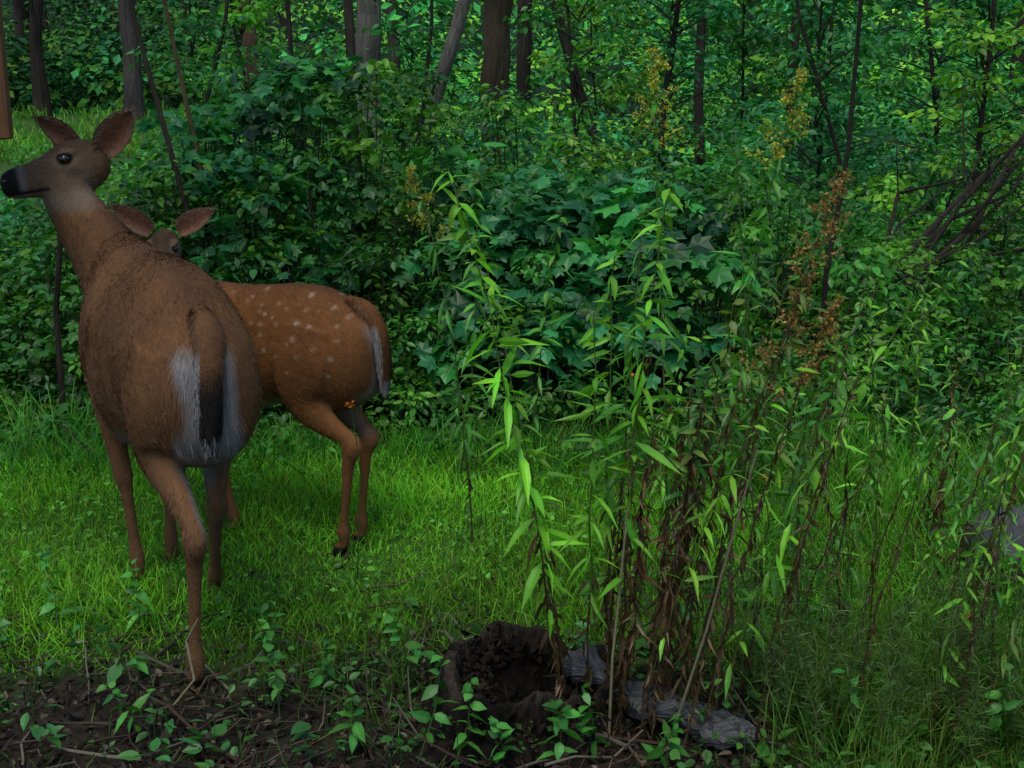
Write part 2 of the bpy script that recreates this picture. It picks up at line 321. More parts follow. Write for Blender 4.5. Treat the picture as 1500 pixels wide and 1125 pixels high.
tree('sapling',[(1.20,5.2,0),(1.21,5.2,.6),(1.27,5.2,1.1),(1.28,5.2,1.7)],.0125,3.6,[.02,.018,.012],cr=.5,leaf=.07)
tree('deciduous_tree',[(1.66,12,0),(1.6,12,1),(1.62,12,1.9)],.05,7,DK,cr=1.6,leaf=.10)
tree('deciduous_tree',[(.95,13,0),(.6,13,1.1),(.35,13,1.9)],.055,8,DK,cr=1.8)
tree('deciduous_tree',[(3.3,16,0),(3.2,16,1),(3.25,16,2.2)],.07,9,DK,cr=2.2)
for i in range(20):
    yy=rng.uniform(24,46);xx=rng.uniform(-.5,.5)*yy*.95
    if i<9: xx=-abs(xx)*.9-2
    tree('deciduous_tree',[(xx,yy,gz(xx,yy)),(xx+rng.normal()*.05,yy,1.2),(xx+rng.normal()*.15,yy,2.6)],rng.uniform(.09,.2),rng.uniform(9,13),A(DK)*rng.uniform(.8,2),cr=2.4,nc=20,leaf=.2,per=24)
for (xx,yy,n,c) in [(2.0,9,12,.5),(3.2,10.5,14,.6),(1.1,9.8,12,.55),(.45,9.5,8,.40),(-.75,10.5,7,.35),(2.7,8,10,.45),(-2.1,9.2,7,.35),(4.3,13,14,.7),(-2.6,13.5,9,.6),(0.9,15,12,.7),(2.3,14,14,.7),(3.4,8.4,12,.45),(1.7,7.8,10,.4)]:
    tree('young_tree',[(xx,yy,0),(xx+rng.normal()*.06,yy,.8),(xx+rng.normal()*.12,yy,1.6)],rng.uniform(.012,.028),rng.uniform(3,4.5),DK,cr=.8,leaf=.065 if yy<11 else .1,nc=12,low=(.7,2.2,c,n*2.6))
dl=Acc()
for i in range(11):
    b=A([1.80+rng.normal()*.12,6.2+rng.normal()*.2,.40]);e=A([2.5+rng.uniform(-.3,.5),6.3+rng.normal()*.4,1.0+rng.uniform(-.3,.45)])
    m1=b*.62+e*.38+rng.normal(size=3)*.05;m2=b*.3+e*.7+rng.normal(size=3)*.07
    rr=rng.uniform(.004,.018);dl.tube([b-A([.12,0,.45]),b,m1,m2,e],[rr,rr,rr*.8,rr*.6,rr*.25],DK,0,6)
    for k in range(5):
        s=m1*(1-k/5)+e*k/5;dl.tube([s,s+rng.normal(size=3)*A([.14,.1,.14])+A([.05,0,.08])],[rr*.35,.001],DK,0,4)
dl.obj('fallen_branches',[M_bark])

# ------------------------------------------------------------ deer
def loft(acc,secs,seg=22,pw=2.0,egg=0.0):
    th=np.arange(seg)/seg*2*np.pi;c=np.cos(th);s_=np.sin(th)
    cc=np.sign(c)*np.abs(c)**(2/pw);ss=np.sign(s_)*np.abs(s_)**(2/pw)
    cc=cc*(1-egg*np.clip(ss,0,1)**1.3)
    V=[];n=len(secs)
    for (p,a,b) in secs: V.append(A(p)+cc[:,None]*A(a)+ss[:,None]*A(b))
    V=np.concatenate(V+[A(secs[0][0])[None],A(secs[-1][0])[None]])
    F=[]
    for i in range(n-1):
        for j in range(seg):
            F.append((i*seg+j,i*seg+(j+1)%seg,(i+1)*seg+(j+1)%seg,(i+1)*seg+j))
    for j in range(seg):
        F.append(((j+1)%seg,j,n*seg));F.append(((n-1)*seg+j,(n-1)*seg+(j+1)%seg,n*seg+1))
    acc.add(V,F,[1,1,1])
def limb(acc,L):
    L=A(L);P=L[:,:3];t=nrm(np.gradient(P,axis=0));secs=[]
    for k in range(len(L)):
        s=A([0,1,0]);s=nrm(s-t[k]*(s@t[k]));b=np.cross(t[k],s);secs.append((P[k],s*L[k,4],b*L[k,3]))
    loft(acc,secs,16)
def spl(L,m=4):
    L=A(L);n=len(L);out=[]
    for i in range(n-1):
        p0=L[max(i-1,0)];p1=L[i];p2=L[i+1];p3=L[min(i+2,n-1)]
        for k in range(m):
            t=k/m;out.append(.5*((2*p1)+(-p0+p2)*t+(2*p0-5*p1+4*p2-p3)*t*t+(-p0+3*p1-3*p2+p3)*t**3))
    out.append(L[-1]);return A(out)
def deer(name,loc,ang,sc,legs,neck,poll_w,headdir_w,ears,spots=False,nhair=60000,lift=0.0,tsh=0.0):
    ca,sa=math.cos(ang),math.sin(ang)
    fat=.86 if spots else 1.0
    def w2l(v): v=A(v);return A([ca*v[0]+sa*v[1],-sa*v[0]+ca*v[1],v[2]])
    poll=w2l(A(poll_w)-A(loc))/sc
    hx=nrm(w2l(headdir_w));hy=nrm(np.cross(A([0,0,1]),hx));hz=np.cross(hx,hy)
    acc=Acc()
    tor=spl([(-.075,.78,.66,.045),(-.05,.83,.60,.095),(.03,.878,.55,.132),(.13,.915+lift*.4,.53,.150),(.25,.920+lift*.8,.555,.148),(.38,.905+lift,.51,.150),(.52,.898+lift,.465,.152),(.65,.905+lift,.44,.142),(.76,.925+lift*.8,.44,.122),(.86,.910+lift*.3,.48,.100),(.94,.85,.55,.07),(.97,.80,.60,.04)],4)
    secs=[]
    for (f,zt,zb,wd) in tor: secs.append(((f,0,(zt+zb)/2-.02),(0,wd*fat*1.03,0),(0,0,(zt-zb)/2+.02)))
    loft(acc,secs,32,2.15,.12)
    for s in (1,-1):
        loft(acc,[((.62,s*.07,.66),(0,.02,0),(0,0,.04)),((.69,s*.088*fat,.70),(0,.040,0),(0,0,.11)),((.78,s*.076*fat,.73),(0,.040,0),(0,0,.13)),((.84,s*.055*fat,.72),(0,.02,0),(0,0,.06))],14)
    for L in legs: limb(acc,spl(L,3))
    nk=[(.74,0,.74,.165,.105),(.84,0,.80,.15,.09)]+[tuple(q) for q in neck]
    e=poll-hz*.038+hx*.03
    nk.append((e[0],e[1],e[2],.064,.053))
    limb(acc,spl(nk,4))
    hs=spl([(-.035,.01,-.055,.03),(-.01,.034,-.085,.048),(.03,.048,-.102,.058),(.07,.050,-.112,.060),(.10,.042,-.112,.054),(.13,.027,-.104,.045),(.16,.014,-.097,.038),(.19,.006,-.092,.035),(.22,.002,-.089,.035),(.245,-.004,-.085,.035),(.262,-.014,-.075,.028),(.270,-.03,-.062,.014)],3)
    secs=[(poll+hx*a+hz*(zt+zb)/2,hy*wd,hz*(zt-zb)/2) for (a,zt,zb,wd) in hs]
    loft(acc,secs,20,2.1,.12)
    for s in(1,-1):
        c=poll+hx*.080+hy*s*.043+hz*.020
        loft(acc,[(c-hx*.03,hy*.006,hz*.004),(c-hx*.015,hy*.014,hz*.011),(c,hy*.017,hz*.013),(c+hx*.018,hy*.012,hz*.009),(c+hx*.03,hy*.005,hz*.004)],12)
    ob=acc.obj(name+'_tmp',[])
    ob.modifiers.new('r','REMESH').mode='VOXEL';ob.modifiers['r'].voxel_size=.0055
    sm_=ob.modifiers.new('s','SMOOTH');sm_.factor=.5;sm_.iterations=9
    dg=bpy.context.evaluated_depsgraph_get();me=bpy.data.meshes.new_from_object(ob.evaluated_get(dg))
    bpy.data.objects.remove(ob)
    n=len(me.vertices);V=np.empty(n*3,np.float32);me.vertices.foreach_get('co',V);V=V.reshape(-1,3).astype(float)
    Nn=np.empty(n*3,np.float32);me.vertices.foreach_get('normal',Nn);Nn=Nn.reshape(-1,3).astype(float)
    f,lt,z=V.T
    h=(V-poll)@np.stack([hx,hy,hz],1)
    hm=sm(-.05,.05,h[:,0]+.35*(h[:,2]+.03))*sm(-.155,-.105,h[:,2])*sm(.27,.20,np.linalg.norm(V-(poll+hx*.12),axis=1))
    base=A([.128,.060,.025]) if not spots else A([.150,.062,.021])
    C=np.repeat(base[None],n,0)
    C*= (1+.15*wav(f*3,z*3+lt*2,3)[:,None])
    def mix(C,c,m): m=np.clip(m,0,1)[:,None];return C*(1-m)+A(c)*m
    C=mix(C,base*A([.50,.52,.62]),sm(.10,.0,np.abs(lt))*sm(.80,.92,z)*(f<.9)*.75)
    C=mix(C,base*A([1.15,1.25,1.4]),sm(.62,.5,z)*(z>.3)*.45)
    C=mix(C,base*A([1.2,1.25,1.3]),sm(.08,.13,np.abs(lt))*sm(.75,.6,z)*sm(.3,.45,f)*.4)
    WH=A([.30,.295,.300])
    C=mix(C,WH,sm(.13,.0,np.abs(lt))*sm(.56,.47,z)*(f>.15)*(f<.75)*sm(-.2,-.6,Nn[:,2])*.9)
    jit=.010*wav(f*20,z*14+lt*10,1,2)
    rw=.066 if not spots else .045
    rp=sm(rw+.018,rw-.012,np.abs(lt-tsh*.6)+jit)*sm(.07,.0,f)*sm(.47,.58,z+jit)*sm(.83,.77,z+jit)*sm(.15,-.25,Nn[:,0])
    C=mix(C,WH*.75,rp*(.85 if not spots else .5))
    inn=sm(-.2,-.7,Nn[:,1]*np.sign(lt))*(f<.4)*sm(.34,.44,z)*sm(.64,.56,z)
    C=mix(C,WH*.6,inn*(.7 if not spots else .35))
    C=mix(C,base*A([.9,1.0,1.1]),sm(.40,.25,z)*.8)
    C=mix(C,base*1.5,sm(.0,-.6,Nn[:,1]*np.sign(lt))*(z<.4)*.4)
    C=mix(C,[.012,.010,.009],sm(.034,.024,z))
    hb=A([.098,.064,.042])
    C=mix(C,hb,hm)
    C=mix(C,hb*A([.55,.47,.43]),hm*sm(.005,.035,h[:,2])*.8)
    C=mix(C,hb*A([1.7,1.9,2.2]),hm*sm(-.06,-.10,h[:,2])*.7)
    C=mix(C,hb*A([.65,.65,.68]),hm*sm(.11,.2,h[:,0])*sm(-.045,-.01,h[:,2])*.6)
    dn=np.linalg.norm((h-A([.092,0,.006]))*A([.8,0,1]),axis=1);C=mix(C,hb*1.7,hm*sm(.036,.026,dn)*(np.abs(h[:,1])>.03)*.55)
    C=mix(C,[.012,.009,.008],hm*sm(.021,.014,dn)*(np.abs(h[:,1])>.03))
    C=mix(C,WH*.5,hm*sm(.195,.215,h[:,0])*.45)
    C=mix(C,[.010,.009,.009],hm*sm(.218,.232,h[:,0])*sm(-.078,-.066,h[:,2]))
    mouth=hm*sm(.007,.003,np.abs(h[:,2]+.070))*(h[:,0]>.15);C=mix(C,[.010,.009,.008],mouth)
    if spots:
        for row,(zz0,k) in enumerate([(.885,16),(.85,15),(.80,13),(.755,12),(.70,10),(.65,8)]):
            for i in range(k):
                for s in(1,-1):
                    pf=.04+i*.8/k+rng.normal()*.025;pz=zz0+rng.normal()*.018-.02*(i/k);pr=rng.uniform(.007,.012)
                    dd=np.sqrt(((f-pf)/1.4)**2+(z-pz)**2);C=mix(C,[.30,.21,.14],sm(pr,pr*.3,dd)*(np.sign(lt)==s)*rng.uniform(.35,.85))
    setcol(me,C);me.materials.append(M_fur)
    me.polygons.foreach_set('use_smooth',np.full(len(me.polygons),True))
    root=bpy.data.objects.new(name,None);COL.objects.link(root);root.location=loc;root.rotation_euler=(0,0,ang);root.scale=(sc,)*3
    b=bpy.data.objects.new('body',me);COL.objects.link(b);b.parent=root
    me.calc_loop_triangles();tr=np.empty(len(me.loop_triangles)*3,np.int32);me.loop_triangles.foreach_get('vertices',tr);tr=tr.reshape(-1,3)
    ar=np.linalg.norm(np.cross(V[tr[:,1]]-V[tr[:,0]],V[tr[:,2]]-V[tr[:,0]]),axis=1);pick=rng.choice(len(tr),nhair,p=ar/ar.sum())
    u=rng.random((nhair,2));u=np.where(u.sum(1,keepdims=True)>1,1-u,u);t=tr[pick]
    P=V[t[:,0]]+(V[t[:,1]]-V[t[:,0]])*u[:,:1]+(V[t[:,2]]-V[t[:,0]])*u[:,1:]
    Nh=Nn[t[:,0]];Ch=C[t[:,0]];hmh=hm[t[:,0]][:,None];zh=P[:,2:3];fh=P[:,:1]
    flow=A([-1,0,-.55])*np.ones((nhair,1));leg=sm(.55,.42,zh);flow=flow*(1-leg)+A([-.1,0,-1])*leg
    nkm=sm(.80,.92,fh)*sm(.6,.8,zh);flow=flow*(1-nkm)+A([-.5,0,-1])*nkm;flow=flow*(1-hmh)-hx*hmh
    rump=sm(.05,-.03,fh)*(zh>.45);flow=flow*(1-rump)+A([-.3,0,-1])*rump
    lock=np.stack([wav(P[:,0]*16,P[:,2]*16+P[:,1]*9,1,.3),wav(P[:,1]*16,P[:,2]*14,1,1.7),wav(P[:,0]*15,P[:,1]*16,1,2.9)],1)
    flow=nrm(flow)+.20*lock
    flow=flow-(flow*Nh).sum(1,keepdims=True)*Nh;D=nrm(nrm(flow)+.12*Nh+.10*rng.normal(size=(nhair,3)))
    ln=.017*rng.uniform(.6,1.3,nhair)*(1-.55*hmh[:,0])*(1-.5*sm(.45,.3,P[:,2]))*(1+.8*rp[t[:,0]])
    ln*=(P[:,2]>.03)
    tint=(1+.14*lock[:,0:1]+.10*wav(P[:,0]*40,P[:,2]*40+P[:,1]*30,1,.9)[:,None])*rng.uniform(.75,1.32,(nhair,1))
    ha=Acc();Th=A([[-.5,0,0],[.5,0,0],[0,1,-.12]]);ha.inst(Th,[(0,1,2)],P,Nh+.3*rng.normal(size=(nhair,3))+.22*lock,D,np.stack([np.full(nhair,.0014),ln,ln],1),Ch*tint,0,[.82,.82,1.2])
    ha.obj('coat_hair',[M_hair],parent=root)
    ea=Acc()
    for s in(1,-1):
        c=poll+hx*.092+hy*s*.0465+hz*.006;secs=[]
        for a in np.linspace(-1,1,11):
            r=math.sqrt(max(1-a*a,.0004))*.0125;secs.append((c+hy*a*.0135,hx*r*1.3,hz*r))
        loft(ea,secs,16)
    ea.C=[np.full((ea.nv,3),.006)];ea.obj('eyes',[M_eye],True,root)
    na=Acc()
    for s in(1,-1):
        c=poll+hx*.260+hy*s*.020-hz*.030
        loft(na,[(c-hx*.008,hy*.004,hz*.003),(c,hy*.007,hz*.006),(c+hx*.006,hy*.003,hz*.002)],10)
    na.C=[np.full((na.nv,3),.003)];na.obj('nostrils',[M_eye],True,root)
    er=Acc()
    for (bo,dw_,ow,L,W) in ears:
        b0=poll+hx*bo[0]+hy*bo[1]+hz*bo[2];d=nrm(w2l(dw_));o=w2l(ow);o=nrm(o-d*(o@d));s_=np.cross(d,o)
        nu,nv=15,13;G=[];CC=[]
        for i in range(nu):
            t=i/(nu-1);wd=W*(math.sin(math.pi*min(1,(.14+.86*t)))**.62)*(1-.15*t)+.002;cup=(1.25-.75*t)
            for j in range(nv):
                a=(j/(nv-1)-.5)*2;ph=a*cup*1.15
                p=b0+d*(L*t)+s_*math.sin(ph)/math.sin(max(cup*1.15,.3))*wd*(1 if cup*1.15<1.57 else math.sin(cup*1.15))-o*(math.cos(ph)-.6)*wd*.8*(1-.3*t)
                G.append(p);e=abs(a)
                ci=A([.20,.078,.040])*(1.1-.35*t)*(1-.45*math.exp(-(a/.35)**2)) if e<.72 else A([.13,.085,.055]);CC.append(ci*(1-.7*(e>.93))*(.5 if t>.88 else 1))
        G=A(G);CC=A(CC);O=G-np.repeat(o[None],len(G),0)*.004
        F=[];k=nu*nv
        for i in range(nu-1):
            for j in range(nv-1):
                a=i*nv+j;F.append((a,a+1,a+nv+1,a+nv));F.append((k+a,k+a+nv,k+a+nv+1,k+a+1))
        for i in range(nu-1):
            for jj in(0,nv-1):
                a=i*nv+jj;F.append((a,a+nv,k+a+nv,k+a))
        bc=np.repeat((base*A([.75,.8,.9]))[None],k,0)
        er.add(np.concatenate([G,O]),F,np.concatenate([CC,bc]))
        m=900;ii=rng.integers(0,k,m);rim=np.abs((ii%nv)/(nv-1)-.5)*2
        er.inst(Th,[(0,1,2)],G[ii]+rng.normal(size=(m,3))*.002,o+.4*rng.normal(size=(m,3)),d+.7*np.sign((ii%nv)/(nv-1)-.5)[:,None]*-s_*.6+.3*o+.2*rng.normal(size=(m,3)),np.stack([np.full(m,.0013),np.full(m,.018)*rng.uniform(.5,1.2,m),np.full(m,.02)],1),np.where((rim[:,None]>.6)&(rim[:,None]<.9),A([.24,.19,.15]),A([.17,.085,.05]))*rng.uniform(.5,1.2,(m,1)))
    er.obj('ears',[M_hair],True,root)
    ta=Acc();tl=spl([(.04,0,.872,.026,.024),(-.035,tsh*.2,.852,.026,.029),(-.078,tsh*.55,.79,.022,.034),(-.092,tsh*.85,.72,.020,.036),(-.096,tsh,.65,.018,.031),(-.098,tsh,.585,.008,.014)],6)
    limb(ta,tl);Vt=np.concatenate(ta.V);cy_=np.interp(Vt[:,2],[.585,.65,.72,.79,.852],[tsh,tsh,tsh*.85,tsh*.55,tsh*.2])
    ty=np.abs(Vt[:,1]-cy_)
    dk=A([.012,.010,.009]) if not spots else base*.5
    tc=np.repeat((base*.80)[None],len(Vt),0);tc=mix(tc,dk,sm(.80,.70,Vt[:,2]));tc=mix(tc,WH*.6,sm(.026,.031,ty)*sm(.82,.78,Vt[:,2]));ta.C=[tc]
    ta.obj('tail',[M_fur],True,root)
    tt=Acc();m=11000;i1=rng.integers(0,len(Vt)-2-16,m);uu=rng.random((m,1));i2=i1+16;ib=(i1//16)*16+(i1+1)%16;u2=rng.random((m,1))
    Pt=(Vt[i1]*(1-uu)+Vt[i2]*uu)+(Vt[ib]-Vt[i1])*u2+rng.normal(size=(m,3))*.001
    cyp=np.interp(Pt[:,2],[.585,.65,.72,.79,.852],[tsh,tsh,tsh*.85,tsh*.55,tsh*.2]);cx=np.interp(Pt[:,2],[.6,.79,.86],[-.092,-.075,-.0])
    outv=nrm(np.stack([Pt[:,0]-cx,(Pt[:,1]-cyp)*1.0,.04*sm(.80,.86,Pt[:,2])],1));side=np.abs(Pt[:,1]-cyp)
    fr=((side>.027)&(rng.random(m)<.7))|((Pt[:,2]<.625)&(rng.random(m)<(.8 if spots else .4)))
    kk=sm(.81,.72,Pt[:,2]+.012*rng.normal(size=m))[:,None]
    Ct=np.where(fr[:,None]&(Pt[:,2:3]<.81),WH*.75,base*.80*(1-kk)+dk*kk)*rng.uniform(.75,1.25,(m,1))
    lt_=rng.uniform(.015,.032,m)
    tt.inst(Th,[(0,1,2)],Pt,outv+.15*rng.normal(size=(m,3)),outv*.10+A([-.10,0,-1])+.10*rng.normal(size=(m,3)),np.stack([np.full(m,.0016),lt_,lt_],1),Ct)
    tt.obj('tail_hair',[M_hair],parent=root)
    return root
def hind(hip,f1,hk,ft,y,hz_=.375):
    yh,yk,yf=y
    return [(hip,yh,.80,.10,.055),(hip+.02,yh*1.08,.70,.130,.072),(hip+.045,yh*1.12,.60,.115,.066),(f1-.05,(yh+yk)*.55,.52,.074,.048),((f1+hk)/2-.03,yk*1.04,.455,.044,.032),(hk+.015,yk,hz_+.035,.030,.023),(hk-.012,yk,hz_,.040,.028),(hk+(ft-hk)*.10,yk+(yf-yk)*.1,hz_-.055,.024,.020),(hk+(ft-hk)*.45,yk+(yf-yk)*.5,.21,.0165,.0150),(hk+(ft-hk)*.72,yk+(yf-yk)*.8,.12,.0165,.0155),(hk+(ft-hk)*.85,yf,.078,.026,.022),(ft-.01,yf,.045,.018,.017),(ft+.008,yf,.018,.025,.023),(ft+.015,yf,-.004,.029,.024)]
def fore(f0,ff,y0,yf):
    L=lambda a:f0+(ff-f0)*a
    M_=lambda a:y0+(yf-y0)*a
    return [(f0+.06,y0*.8,.78,.09,.05),(f0+.05,y0,.68,.090,.052),(f0+.01,y0,.58,.070,.047),(L(.15),M_(.1),.50,.048,.038),(L(.3),M_(.3),.42,.033,.029),(L(.5),M_(.5),.34,.028,.027),(L(.55),M_(.6),.31,.027,.026),(L(.62),M_(.7),.27,.019,.018),(L(.8),M_(.9),.15,.016,.0155),(L(.93),yf,.078,.023,.021),(ff,yf,.045,.017,.017),(ff+.015,yf,.018,.024,.022),(ff+.022,yf,-.004,.027,.023)]
doe_legs=[hind(.10,.19,-.078,-.066,(.085,.078,.088)),
 [(.12,-.085,.80,.10,.055),(.16,-.092,.70,.130,.072),(.21,-.095,.60,.115,.066),(.25,-.090,.51,.074,.048),(.262,-.082,.43,.046,.034),(.242,-.074,.365,.032,.024),(.236,-.072,.335,.038,.027),(.272,-.076,.285,.024,.020),(.335,-.088,.18,.0165,.015),(.375,-.098,.12,.0165,.0155),(.405,-.105,.08,.024,.021),(.43,-.108,.045,.018,.017),(.445,-.11,.018,.025,.023),(.452,-.11,-.004,.029,.024)],
 fore(.69,.615,.088,.052),fore(.72,.72,-.088,-.07)]
deer('white_tailed_deer',(-.70,3.05,0),math.atan2(.876,-.483),1.0,doe_legs,
 [(.935,.015,.890,.142,.084),(1.01,.055,.985,.112,.072),(1.055,.088,1.08,.086,.060)],
 (-1.200,3.965,1.165),(-.85,-.44,-.13),
 [((-.012,.045,.008),(.62,-.12,.74),(.35,-1,.1),.150,.048),((.035,-.035,.030),(-.80,.15,.50),(-.6,-.75,.25),.14,.036)],nhair=150000,lift=.062,tsh=.030)
fawn_legs=[hind(.13,.21,.005,.045,(.075,.075,.075),.39),hind(.12,.19,.02,.055,(-.07,-.055,-.05),.39),fore(.64,.50,.085,.085),fore(.70,.66,-.085,-.07)]
deer('white_tailed_deer',(-.44,3.85,0),math.atan2(.46,-.888),.86,fawn_legs,
 [(.89,.02,.87,.105,.07),(.88,.045,.94,.075,.058)],
 (-1.075,4.21,.885),(.10,-.95,-.30),
 [((.0,.045,.03),(.86,-.05,.50),(.1,-1,.35),.15,.040),((.0,-.045,.03),(-.80,.0,.54),(-.2,-1,.35),.16,.040)],spots=True,nhair=95000)

# ------------------------------------------------------------ stump, log, boulder
st=Acc();seg=96;V=[];Cc=[]
th=np.arange(seg)/seg*2*np.pi
lob=1+.12*np.sin(2*th+.5)+.09*np.sin(3*th+1)+.05*np.abs(np.sin(7*th))
rj=rng.normal(size=seg);rj=.5*rj+.25*np.roll(rj,1)+.25*np.roll(rj,-1)
jag=.014*np.sin(4*th+1)+.009*np.sin(9*th+2)+.008*rj+.030*np.cos(th-2.4)
cx,cy,r0=.035,2.78,.185
prof=[(1.75,-.03),(1.35,.01),(1.14,.04),(1.06,.075),(1.03,.10),(1.0,.125),(.95,.145),(.84,.142),(.74,.10),(.6,.07),(.3,.055),(.04,.05)]
ln_=rng.normal(size=seg);ln_=.5*ln_+.25*np.roll(ln_,1)+.25*np.roll(ln_,-1)
for k,(rf,zz) in enumerate(prof):
    rr=r0*rf*lob*(1+.012*rng.normal(size=seg)+.035*ln_);z=zz+(jag if 5<=k<=7 else jag*.5*(k>2))*(k>0)
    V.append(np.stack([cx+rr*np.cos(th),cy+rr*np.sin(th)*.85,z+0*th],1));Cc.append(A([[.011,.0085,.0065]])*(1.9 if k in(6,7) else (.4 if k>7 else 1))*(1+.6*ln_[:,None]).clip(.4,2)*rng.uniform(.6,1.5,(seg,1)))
F=[(k*seg+j,k*seg+(j+1)%seg,(k+1)*seg+(j+1)%seg,(k+1)*seg+j) for k in range(len(prof)-1) for j in range(seg)]+[tuple((len(prof)-1)*seg+j for j in range(seg))]
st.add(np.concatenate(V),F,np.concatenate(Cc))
m=700;a=rng.uniform(0,6.28,m);r=r0*rng.uniform(.5,1.08,m);P=np.stack([cx+r*np.cos(a),cy+.85*r*np.sin(a),.075+.06*rng.random(m)+.028*np.cos(a-2.4)],1)
st.inst(T_ln,F_ln,P,rv(m),rv(m)*A([1,1,.6])+A([0,0,.35]),np.stack([rng.uniform(.006,.018,m),rng.uniform(.012,.045,m),np.full(m,.02)],1),vary([.016,.012,.008],m,.5))
m=900;a=rng.uniform(0,6.28,m);r=r0*rng.uniform(.95,1.45,m);P=np.stack([cx+r*np.cos(a),cy+.85*r*np.sin(a),.01+.10*rng.random(m)],1)
st.inst(T_sm,F_sm,P,np.stack([np.cos(a),np.sin(a),.4+0*a],1)+.5*rng.normal(size=(m,3)),rv(m),rng.uniform(.006,.022,m),np.where(rng.random((m,1))<.4,vary([.03,.085,.015],m,.4),vary([.022,.016,.010],m,.5)))
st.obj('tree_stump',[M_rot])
sl=Acc();n=30;P=[];
for k in range(n):
    t=k/(n-1);P.append((.12+.40*t,2.80-.17*t+.015*math.sin(9*t),.145-.105*t+.012*math.sin(14*t)))
P=A(P);seg=18;th=np.arange(seg)/seg*2*np.pi;V=[]
for k,p in enumerate(P):
    wd=.038*(1+.3*math.sin(k*.6)+.12*rng.normal())*(1 if 1<k<n-2 else .6);tk=.020
    yy=np.cos(th)*wd;zz=np.where(np.sin(th)>0,np.sin(th)*tk*.5,np.sin(th)*tk*2.2)+.004*rng.normal(size=seg)
    V.append(np.stack([p[0]+.3*yy,p[1]+yy*.9,p[2]+zz+yy*.25],1))
F=[(k*seg+j,k*seg+(j+1)%seg,(k+1)*seg+(j+1)%seg,(k+1)*seg+j) for k in range(n-1) for j in range(seg)]+[tuple(range(seg)),tuple((n-1)*seg+j for j in range(seg))]
sl.add(np.concatenate(V),F,[.048,.050,.054]);sl.obj('broken_log',[M_slab])
rk=Acc();nu,nv=48,30;V=[];Cc=[]
for i in range(nv):
    ph=math.pi*i/(nv-1)
    for j in range(nu):
        t=2*math.pi*j/nu;d=A([math.sin(ph)*math.cos(t),math.sin(ph)*math.sin(t),math.cos(ph)])
        d4=np.sign(d)*np.abs(d)**.8;r=1+.10*math.sin(3*d[0]*2+1)+.08*math.sin(5*d[1]+2*d[2])+.025*rng.normal()
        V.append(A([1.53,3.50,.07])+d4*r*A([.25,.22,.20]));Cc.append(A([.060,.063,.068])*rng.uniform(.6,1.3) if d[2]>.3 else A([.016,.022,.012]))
F=[(i*nu+j,(i+1)*nu+j,(i+1)*nu+(j+1)%nu,i*nu+(j+1)%nu) for i in range(nv-1) for j in range(nu)]
rk.add(V,F,A(Cc));rk.obj('boulder',[M_rock],True)
fd=Acc()
def box(acc,c,s,col,bev=.004):
    c=A(c);s=A(s)/2;V=[];
    for k in(-1,1):
        for (a,b) in[(-1,-1),(1,-1),(1,1),(-1,1)]:
            V.append(c+A([a*s[0],b*s[1],k*(s[2]-bev)]))
    for k in(-1,1):
        for (a,b) in[(-1,-1),(1,-1),(1,1),(-1,1)]:
            V.append(c+A([a*(s[0]-bev),b*(s[1]-bev),k*s[2]]))
    F=[(0,1,5,4),(1,2,6,5),(2,3,7,6),(3,0,4,7),(8,11,10,9),(12,13,14,15)]
    for k,(o,i_) in enumerate([(0,8),(4,12)]):
        for j in range(4):F.append((o+j,o+(j+1)%4,i_+(j+1)%4,i_+j))
    acc.add(V,F,col)
WD=[.12,.055,.022];ox=.100
box(fd,(-1.475+ox,3.72,1.50),(.06,.03,.55),WD);box(fd,(-1.80+ox,3.72,1.50),(.06,.03,.55),WD);box(fd,(-1.64+ox,3.72,1.30),(.265,.24,.02),WD);box(fd,(-1.64+ox,3.72,1.80),(.46,.34,.02),[.10,.05,.03]);box(fd,(-1.64+ox,3.79,1.46),(.263,.012,.29),WD)
fd.tube([(-1.64+ox,3.72,1.81),(-1.64+ox,3.72,3.2)],.004,[.05,.05,.05],0,6)
fd.obj('bird_feeder',[M_wood])

# ------------------------------------------------------------ foreground goldenrod
def gstem(name,base,ctrl,top,nleaf,llen,lw,lcol,dead,rad=.0030,flower=None,scol=(.09,.15,.03),dens=1.3):
    acc=Acc();b,c,t=A(base),A(ctrl),A(top);ts=np.linspace(0,1,14)[:,None];pts=(1-ts)**2*b+2*ts*(1-ts)*c+ts**2*t+rng.normal(size=(14,3))*.004;pts[0]=b
    sc=np.where(ts<dead,A([.07,.048,.024]),A(scol))
    leafy_stem(acc,pts,rad,sc,int(nleaf*dens),llen*1.08,lw*.9,lcol,dead,.45)
    if flower is not None:
        d=nrm(pts[-1]-pts[-3])
        for k in range(13):
            s=pts[-1]-d*.24*(k/13);a=rng.uniform(0,6.28);L=.085*(.4+k/11);dv=A([math.cos(a)*.6,math.sin(a)*.5,.55])
            q=A([s,s+dv*L*.5,s+dv*L+A([0,0,-.02])]);acc.tube(q,[.0014,.001,.0006],scol,0,4)
            m=44;tt=rng.uniform(.15,1,m)[:,None];P=q[0]*(1-tt)+q[2]*tt+rng.normal(size=(m,3))*.006+A([0,0,.006])
            acc.inst(T_sm,F_sm,P,rv(m),rv(m),rng.uniform(.006,.012,m),vary(flower,m,.3))
    return acc.obj(name,[M_leaf])
YG=[.15,.40,.026];G2=[.075,.26,.026];G3=[.050,.185,.026];OL=[.11,.19,.026]
SEED=(.30,.165,.045)
gs='goldenrod_plant'
gstem(gs,(.115,2.70,0),(.06,2.7,.62),(-.125,2.72,1.24),72,.095,.018,[.18,.50,.028],.35,dens=1.6)
gstem(gs,(.13,2.74,0),(.05,2.75,.6),(-.07,2.80,1.10),56,.085,.014,YG,.4)
gstem(gs,(.16,2.76,0),(.17,2.7,.5),(.165,2.66,.96),50,.085,.014,YG,.35)
